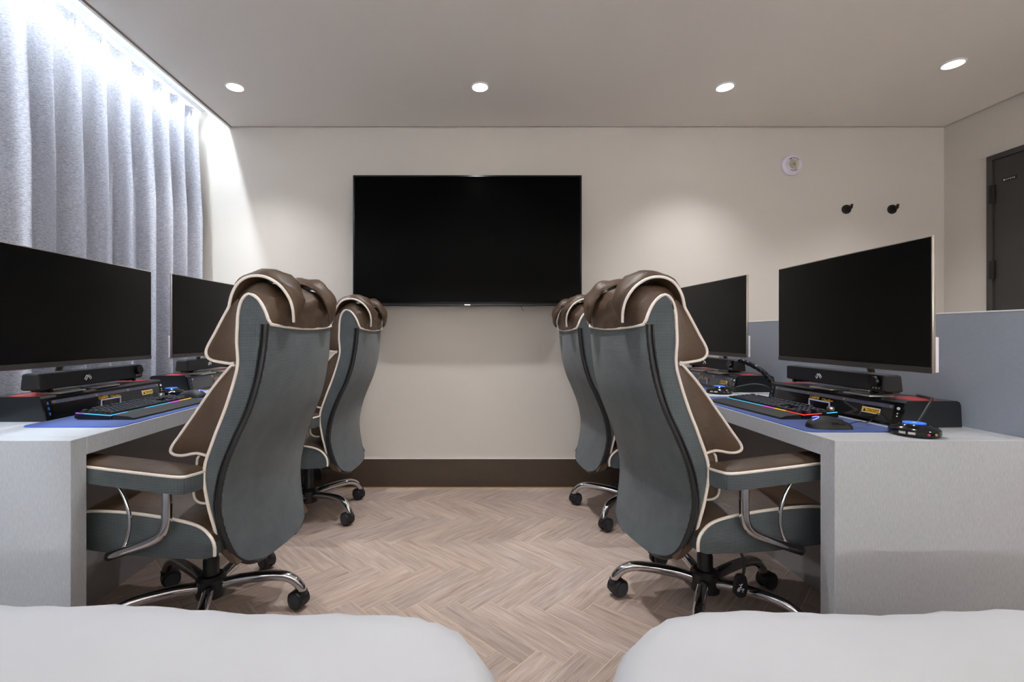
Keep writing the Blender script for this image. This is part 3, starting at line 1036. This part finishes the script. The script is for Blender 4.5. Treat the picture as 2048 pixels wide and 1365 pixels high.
def cleanbox(x, y, deg, rot, label):
    t = thing('cable_box', label, 'cable box', (x, y, ZD + .0002), rot + math.radians(deg), 'black cable boxes under the monitors')
    L2, D, H = .31, .212, .088
    prof = [(0, 0), (.018, H - .008), (.026, H), (D - .014, H - .001), (D - .004, H - .006), (D, H - .016), (D + .004, 0)]
    MB().loft([[(u, yy, z) for u, z in prof] for yy in (-L2, L2)]).build('box_body', 'boxside', t, angle=25)
    # front bezel frame + recessed dark panel behind a clear cover, all on the sloping front
    sl = math.atan2(.018, H - .008)
    def on_front(o):
        o.rotation_euler = (0, sl, 0)
        return o
    fz = MB()
    fz.box(-.004, -L2 - .001, .001, .002, L2 + .001, .009).box(-.004, -L2 - .001, .072, .002, L2 + .001, .082)
    fz.box(-.004, -L2 - .001, .009, .002, -L2 + .030, .072).box(-.004, L2 - .030, .009, .002, L2 + .001, .072)
    on_front(fz.build('front_bezel', 'gloss', t))
    cov = on_front(MB().box(-.0035, -L2 + .031, .0095, -.0012, L2 - .031, .0715).build('clear_cover', 'acrylic', t))
    on_front(MB().box(-.0048, -L2 + .031, .0585, -.0037, L2 - .031, .0712).build('cover_band', 'acrylic_band', t))
    sc = MB()
    for yy in (-L2 + .04, -.085, .085, L2 - .04):
        sc.lathe([(.005, -.0062), (.005, -.0049)], 12, (0, yy, .065), 'x')
    on_front(sc.build('screws', 'silver', t))
    hd = MB()
    hd.tube([(-.004, .07, .012), (-.010, .07, .040), (-.010, -.03, .040), (-.004, -.03, .012)], .0032, 8)
    on_front(hd.build('clear_handle', 'clear_edge', t))
    tx = link('lettering', text_mesh('lettering', 'Ud\u04e8\u04e8', .0175, 'gold_text', shear=.15), t)
    tx.matrix_local = Matrix.Rotation(sl, 4, 'Y') @ Matrix.Translation((-.0052, .052, .050)) @ Matrix(((0, 0, -1, 0), (-1, 0, 0, 0), (0, 1, 0, 0), (0, 0, 0, 1)))
    tx = link('lettering', text_mesh('lettering', 'CleanBox', .0135, 'gold_text', shear=.15), t)
    tx.matrix_local = Matrix.Rotation(sl, 4, 'Y') @ Matrix.Translation((-.0052, -.012, .0485)) @ Matrix(((0, 0, -1, 0), (-1, 0, 0, 0), (0, 1, 0, 0), (0, 0, 0, 1)))
    lb = on_front(MB().rbox(-.0049, -.235, .030, -.0038, -.165, .050, .0005, 1).build('warning_label', 'whiteprint', t))
    MB().rbox(-.0055, -.233, .032, -.0049, -.167, .048, .0002, 1).build('label_face', 'yellow', lb)
    ink = MB()
    ink.add([(-.0058, -.171, .034), (-.0058, -.183, .034), (-.0058, -.177, .046)], [(0, 1, 2)])
    rr = random.Random(5)
    for row in (.0415, .036):
        yy = -.186
        while yy > -.229:
            wd = rr.uniform(.0012, .003)
            ink.box(-.0058, yy - wd, row, -.0056, yy, row + rr.uniform(.0018, .0034))
            yy -= wd + rr.uniform(.0006, .0016)
    ink.build('label_print', 'ink', lb)
    for k in range(3):
        u = on_front(MB().box(-.0055, L2 - .020, .019 + .019 * k, -.0041, L2 - .010, .031 + .019 * k).build('usb_port', 'mon_black', t))
        MB().box(-.0062, L2 - .0165, .0205 + .019 * k, -.0056, L2 - .0135, .0295 + .019 * k).build('usb_tongue', 'usb_blue', u)
    bt = MB().lathe([(.005, -.006), (.005, -.004)], 14, (0, -L2 + .014, .062), 'x').lathe([(.002, -.006), (.002, -.004)], 10, (0, -L2 + .014, .045), 'x').lathe([(.002, -.006), (.002, -.004)], 10, (0, -L2 + .014, .036), 'x')
    on_front(bt.build('button', 'whiteprint', t))
    for sg in (-1, 1):
        MB().box(.055, min(sg * .30, sg * .20), H - .0005, .150, max(sg * .30, sg * .20), H + .0004).build('red_panel', 'red', t)
    cb = cr([(-.006, -.27, .012), (-.0068, -.25, .028), (-.0068, -.235, .034), (-.0066, -.21, .022), (-.0066, -.17, .016), (-.0066, -.12, .014)], 4)
    on_front(MB().tube(cb, .0014, 6).build('inner_cable', 'black', t))
cleanbox(1.388, 1.82, 3.0, 0, 'black cable box with clear front under the right monitor nearest the beds')
cleanbox(1.385, 2.745, 0, 0, 'black cable box under the right monitor nearest the television wall')
cleanbox(-1.497, 1.925, 0, R180, 'black cable box with clear front and blue ports on the left desk')
cleanbox(-1.497, 2.745, 0, R180, 'black cable box on the left desk behind the chair nearest the television')

def soundbar(x, y, deg, rot, label):
    zb = ZD + .0968
    t = thing('sound_bar', label, 'speaker', (x, y, zb), rot + math.radians(deg), 'black sound bars on the cable boxes')
    L2 = .258
    prof = [(0, .012), (.004, .068), (.052, .070), (.064, .066), (.070, .012), (.06, .008), (.01, .008)]
    rings = []
    for yy, k in ((-L2, .86), (-L2 + .006, 1), (L2 - .006, 1), (L2, .86)):
        rings.append([(.035 + (u - .035) * k, yy, .038 + (z - .038) * k) for u, z in prof])
    MB().loft(rings).build('speaker_body', 'mon_black', t, angle=25)
    MB().box(-.001, -L2 + .052, .0145, .0035, L2 - .008, .0655).build('grille', 'mon_black', t)
    MB().box(-.0016, -L2 + .004, .0145, .0035, -L2 + .050, .0655).build('control_panel', 'gloss', t)
    k = MB().lathe([(.017, -.014), (.018, -.012), (.0185, -.002)], 24, (0, -L2 + .030, .045), 'x').build('volume_knob', 'gloss', t)
    jk = MB()
    for q in range(3):
        jk.lathe([(.0026, -.003), (.0026, -.0016)], 12, (0, -L2 + .016 + q * .012, .022), 'x')
    jk.build('jacks', 'silver', t)
    lg = MB()
    for pp in ([(.016, .034), (.010, .028), (.002, .042), (.0, .046), (-.006, .036), (-.012, .030)], [(.016, .034), (.006, .048)], [(.010, .028), (.004, .034)], [(-.012, .030), (-.017, .036), (-.006, .048), (0, .046)], [(.006, .048), (.0, .041)], [(-.006, .036), (-.009, .041)]):
        lg.tube([(-.0022, .05 + a, b) for a, b in pp], .0011, 6)
    lg.build('logo', 'whiteprint', t)
    for yy in (-L2 + .05, L2 - .05):
        MB().rbox(.012, yy - .02, .0, .058, yy + .02, .0085, .002).lathe([(.006, -.010), (.007, 0), (.006, .006)], 12, (.008, yy, .004), 'x').build('foot', 'gloss', t)
soundbar(1.432, 1.853, -1.5, 0, 'black sound bar under the right monitor nearest the beds')
soundbar(1.415, 2.752, 0, 0, 'black sound bar under the right monitor nearest the television wall')
soundbar(-1.548, 1.90, 0, R180, 'black sound bar under the left monitor at the picture edge')
soundbar(-1.545, 2.752, 0, R180, 'black sound bar on the left desk, mostly behind a chair')

def mouse_mat(x, y, rot, lx, ly, label):
    t = thing('mouse_mat', label, 'mouse mat', (x, y, ZD + .0002), rot, 'blue desk mats')
    r = .025
    pts = []
    for cx, cy, a0 in ((lx - r, ly - r, 0), (r, ly - r, PI / 2), (r, r, PI), (lx - r, r, 1.5 * PI)):
        for k in range(7):
            a = a0 + PI / 2 * k / 6
            pts.append((cx + r * math.cos(a), cy + r * math.sin(a) - ly / 2))
    MB().loft([[(a, b, z) for a, b in pts] for z in (0, .0034)]).build('mat_surface', 'mat', t)
    MB().tube([(a, b, .0018) for a, b in pts], .0018, 6, loop=True).build('stitched_edge', 'matedge', t)
mouse_mat(1.056, 1.845, 0, .30, .80, 'blue desk mat on the right desk nearest the beds')
mouse_mat(-1.171, 1.92, R180, .325, .80, 'blue desk mat on the left desk nearest the beds')
mouse_mat(1.060, 2.72, 0, .30, .62, 'blue desk mat on the right desk nearest the television wall')

led_cols = {'cyan': emat('led_cyan', (70, 190, 245), .5), 'magenta': emat('led_magenta', (225, 60, 235), .7), 'yellow': emat('led_yellow', (240, 190, 30), .6), 'red': emat('led_red', (250, 50, 40), .5), 'purple': emat('led_purple', (150, 60, 240), .7), 'dim': emat('led_dim', (90, 150, 170), .2)}
leg_mat = [emat('legend_violet', (150, 110, 220), .45), emat('legend_blue', (110, 150, 220), .4), emat('legend_white', (190, 190, 200), .3)]
key_cache = {}
def key_mesh(wu, var):
    if (wu, var) in key_cache:
        return key_cache[(wu, var)]
    U = .019
    w_ = wu * U - .0016
    d_ = U - .0016
    mb = MB()
    base = [(0, 0), (d_, 0), (d_, w_), (0, w_)]
    top = [(.0012, .0018), (d_ - .0028, .0018), (d_ - .0028, w_ - .0018), (.0012, w_ - .0018)]
    mb.add([(a, -b, 0) for a, b in base] + [(a, -b, .0095) for a, b in top], [(0, 1, 5, 4), (1, 2, 6, 5), (2, 3, 7, 6), (3, 0, 4, 7), (4, 5, 6, 7)])
    mb.add([(.0085, -w_ / 2 - .0016, .0097), (.0125, -w_ / 2 - .0016, .0097), (.0125, -w_ / 2 + .0016, .0097), (.0085, -w_ / 2 + .0016, .0097)], [(0, 1, 2, 3)], 1)
    me = mb.mesh('key', [M['black'], leg_mat[var]], 20)
    key_cache[(wu, var)] = me
    return me
def keyboard(x, y, deg, rot, strip, side, label):
    t = thing('keyboard', label, 'keyboard', (x, y, ZD + .0038), rot + math.radians(deg), 'backlit keyboards on the blue mats')
    U = .019
    WK = 22.5 * U
    yl = WK / 2
    # x=0 front of wrist rest; keys from x=.082
    wr_ = [(0, .0), (.002, .006), (.02, .012), (.078, .016), (.080, .0)]
    MB().loft([[(u, yy, z) for u, z in wr_] for yy in (-yl - .004, yl + .004)]).build('wrist_rest', 'mon_black', t, angle=25)
    x0 = .081
    bd = [(x0, .002), (x0, .014), (x0 + .133, .025), (x0 + .136, .006), (x0 + .12, .0), (x0 + .01, .0)]
    MB().loft([[(u, yy, z) for u, z in bd] for yy in (-yl - .006, yl + .006)]).build('key_plate', 'gloss', t, angle=25)
    tilt = math.atan2(.011, .133)
    rows = [
        [1.25, 1.25, 1.25, 6.25, 1.25, 1.25, 1.25, 1.25, -.25, 1, 1, 1, -.25, 2, 1],
        [2.25] + [1] * 10 + [2.75, -1.25, 1, -1.25, 1, 1, 1, 1],
        [1.75] + [1] * 11 + [2.25, -3.5, 1, 1, 1],
        [1.5] + [1] * 12 + [1.5, -.25, 1, 1, 1, -.25, 1, 1, 1, 1],
        [1] * 13 + [2, -.25, 1, 1, 1, -.25, 1, 1, 1, 1],
        [1, -1, 1, 1, 1, 1, -.5, 1, 1, 1, 1, -.5, 1, 1, 1, 1, -.25, 1, 1, 1],
    ]
    n = 0
    for r, row in enumerate(rows):
        cur = 0.0
        xr = .003 + r * U + (.004 if r == 5 else 0)
        for wv in row:
            if wv < 0:
                cur += -wv
                continue
            k = link('key', key_mesh(wv, (n * 7 + r) % 3), t)
            n += 1
            k.location = (x0 + xr * math.cos(tilt), yl - cur * U, .0155 + xr * math.sin(tilt))
            k.rotation_euler = (0, -tilt, 0)
            cur += wv
    ya = yl + .004
    tot = 2 * ya
    for a, b, c in strip:
        MB().box(x0 - .0022, ya - b * tot + .0004, .0145, x0 + .0035, ya - a * tot - .0004, .0175).build('light_bar', led_cols[c], t)
    for a, b, c, sg in side:
        ye = sg * (yl + .0062)
        MB().tube([(x0 + a * .13, ye, .0150 + .0085 * a), (x0 + b * .13, ye, .0150 + .0085 * b)], .0018, 6).build('light_bar', led_cols[c], t)
    if True:
        MB().lathe([(.010, .026), (.0115, .030), (.0115, .036), (.010, .040), (.006, .0405)], 20, (x0 + .123, -yl + .014, 0)).build('volume_wheel', 'silver', t)
keyboard(1.088, 1.862, 3.5, 0, [(0, .12, 'cyan'), (.12, .3, 'cyan'), (.3, .55, 'cyan'), (.55, .68, 'magenta'), (.68, .82, 'yellow'), (.82, 1.0, 'red')], [(0, .55, 'red', -1), (.7, 1, 'cyan', -1)], 'black backlit keyboard on the right desk with red light at its near end')
keyboard(-1.195, 1.852, -2.0, R180, [(0, .16, 'cyan'), (.16, .36, 'dim'), (.36, .68, 'cyan'), (.68, .82, 'magenta'), (.82, 1.0, 'yellow')], [(.0, .78, 'cyan', 1), (.78, 1.0, 'purple', 1)], 'black backlit keyboard on the left desk with cyan light at its near end')

def mouse(x, y, rz, label):
    t = thing('mouse', label, 'computer mouse', (x, y, ZD + .0037), rz, 'black gaming mice')
    st = [(-.062, .004, .012, .010), (-.058, .018, .018, .017), (-.045, .029, .028, .026), (-.022, .0325, .037, .031), (.005, .0305, .037, .031), (.030, .029, .030, .025), (.050, .029, .022, .018), (.060, .026, .017, .013), (.063, .020, .012, .009)]
    rings = []
    for u, hw, h, _ in cr(st, 3):
        rings.append([(u, hw * math.cos(a), .0005 + (h * max(math.sin(a), 0) ** .75 if math.sin(a) > 0 else 0)) for a in [2 * PI * k / 20 for k in range(20)]])
    MB().loft(rings).build('mouse_shell', 'mon_black', t, angle=60)
    MB().tube([(.022, 0, .030), (.044, 0, .024)], .0045, 10).build('scroll_wheel', 'rubber', t)
    lg = [(-.052, -.010, .0255), (-.046, -.014, .0295), (-.036, -.012, .0338), (-.030, -.004, .0362), (-.033, .006, .0353), (-.042, .009, .0322)]
    MB().tube(cr(lg, 3), .0016, 6).build('logo_light', emat('mouse_light', (120, 130, 255), .9), t)
    MB().rbox(-.005, -.0335, .016, .012, -.0290, .022, .001, 1).rbox(.015, -.0325, .015, .032, -.0280, .020, .001, 1).build('side_buttons', 'gloss', t)
mouse(1.158, 1.500, math.radians(-6), 'black mouse with glowing logo on the right desk')
mouse(-1.345, 2.215, R180 - .1, 'black mouse on the left desk, partly behind the chair')

hub_light = emat('hub_light', (40, 120, 255), .5)
def hub(x, y, rz, label):
    t = thing('usb_hub', label, 'usb hub', (x, y, ZD + .0003), rz, 'round black usb hubs')
    MB().lathe([(.050, 0), (.058, .003), (.061, .010), (.060, .020), (.053, .027), (.040, .0315), (.038, .033), (.034, .036), (.002, .0365)], 40).build('hub_body', 'gloss', t)
    MB().lathe([(.0255, .0366), (.0275, .0372), (.0265, .0385), (.0235, .0385)], 36).build('light_ring', hub_light, t)
    MB().lathe([(.0234, .0366), (.0232, .0380), (.002, .0386)], 30).build('touch_disc', 'monwhite', t)
    for a in (-160, -139):
        ar = math.radians(a)
        m_ = Matrix.Rotation(ar, 4, 'Z')
        u = MB().rbox(.0590, -.0085, .0085, .0616, .0085, .0165, .001, 1).xf(m_).build('usb_port', 'silver', t)
        MB().box(.0617, -.0060, .0115, .0621, .0060, .0135).xf(m_).build('port_tongue', 'whiteprint', u)
    for a, mm in ((-103, 'pink'), (-84, 'lime')):
        MB().lathe([(.0018, .0603), (.0032, .0618), (.0032, .0605)], 14, (0, 0, .0125), 'x').xf(Matrix.Rotation(math.radians(a), 4, 'Z')).build('audio_jack', mm, t)
hub(1.352, 1.408, 0, 'round black usb hub with blue light ring at the front of the right desk')
hub(1.285, 2.395, .1, 'small round black usb hub between the two right monitors')
hub(-1.515, 2.315, .3, 'round black usb hub on the left desk behind the keyboard')

# ------------------------------------------------------------------ loose cables
def cable(name, pts, r, label, m='black', n=6):
    o = MB().tube(cr(pts, n), r, 8).build(name, m, angle=60)
    return tag(o, label, 'cable')
cable('hub_cable', [(1.395, 1.445, .735), (1.425, 1.470, .748), (1.475, 1.492, .790), (1.510, 1.512, .814), (1.545, 1.56, .8135), (1.567, 1.62, .8132)], .0042, 'black cable rising from the usb hub over the right cable box')
cable('mouse_cable', [(1.220, 1.494, .737), (1.262, 1.50, .744), (1.300, 1.525, .735), (1.345, 1.56, .732), (1.372, 1.58, .735)], .0016, 'thin black mouse cable on the blue mat of the right desk')
sl_pts = cr([(1.43, 2.47, .888), (1.46, 2.43, .872), (1.50, 2.38, .835), (1.52, 2.34, .79), (1.515, 2.31, .748), (1.51, 2.29, .7275)], 10)
sl = MB()
rads = [.0125 if i % 4 else .0105 for i in range(len(sl_pts))]
sl.tube(sl_pts, rads, 12)
slo = sl.build('cable_sleeve', 'gloss', angle=30)
tag(slo, 'thick ribbed black cable sleeve curving down between the right monitors', 'cable sleeve')
cable('hub_lead', [(1.335, 2.42, .735), (1.40, 2.42, .752), (1.46, 2.39, .768), (1.50, 2.35, .762), (1.515, 2.33, .74), (1.525, 2.305, .7245)], .0035, 'thin dark cable arching from the small usb hub on the right desk')
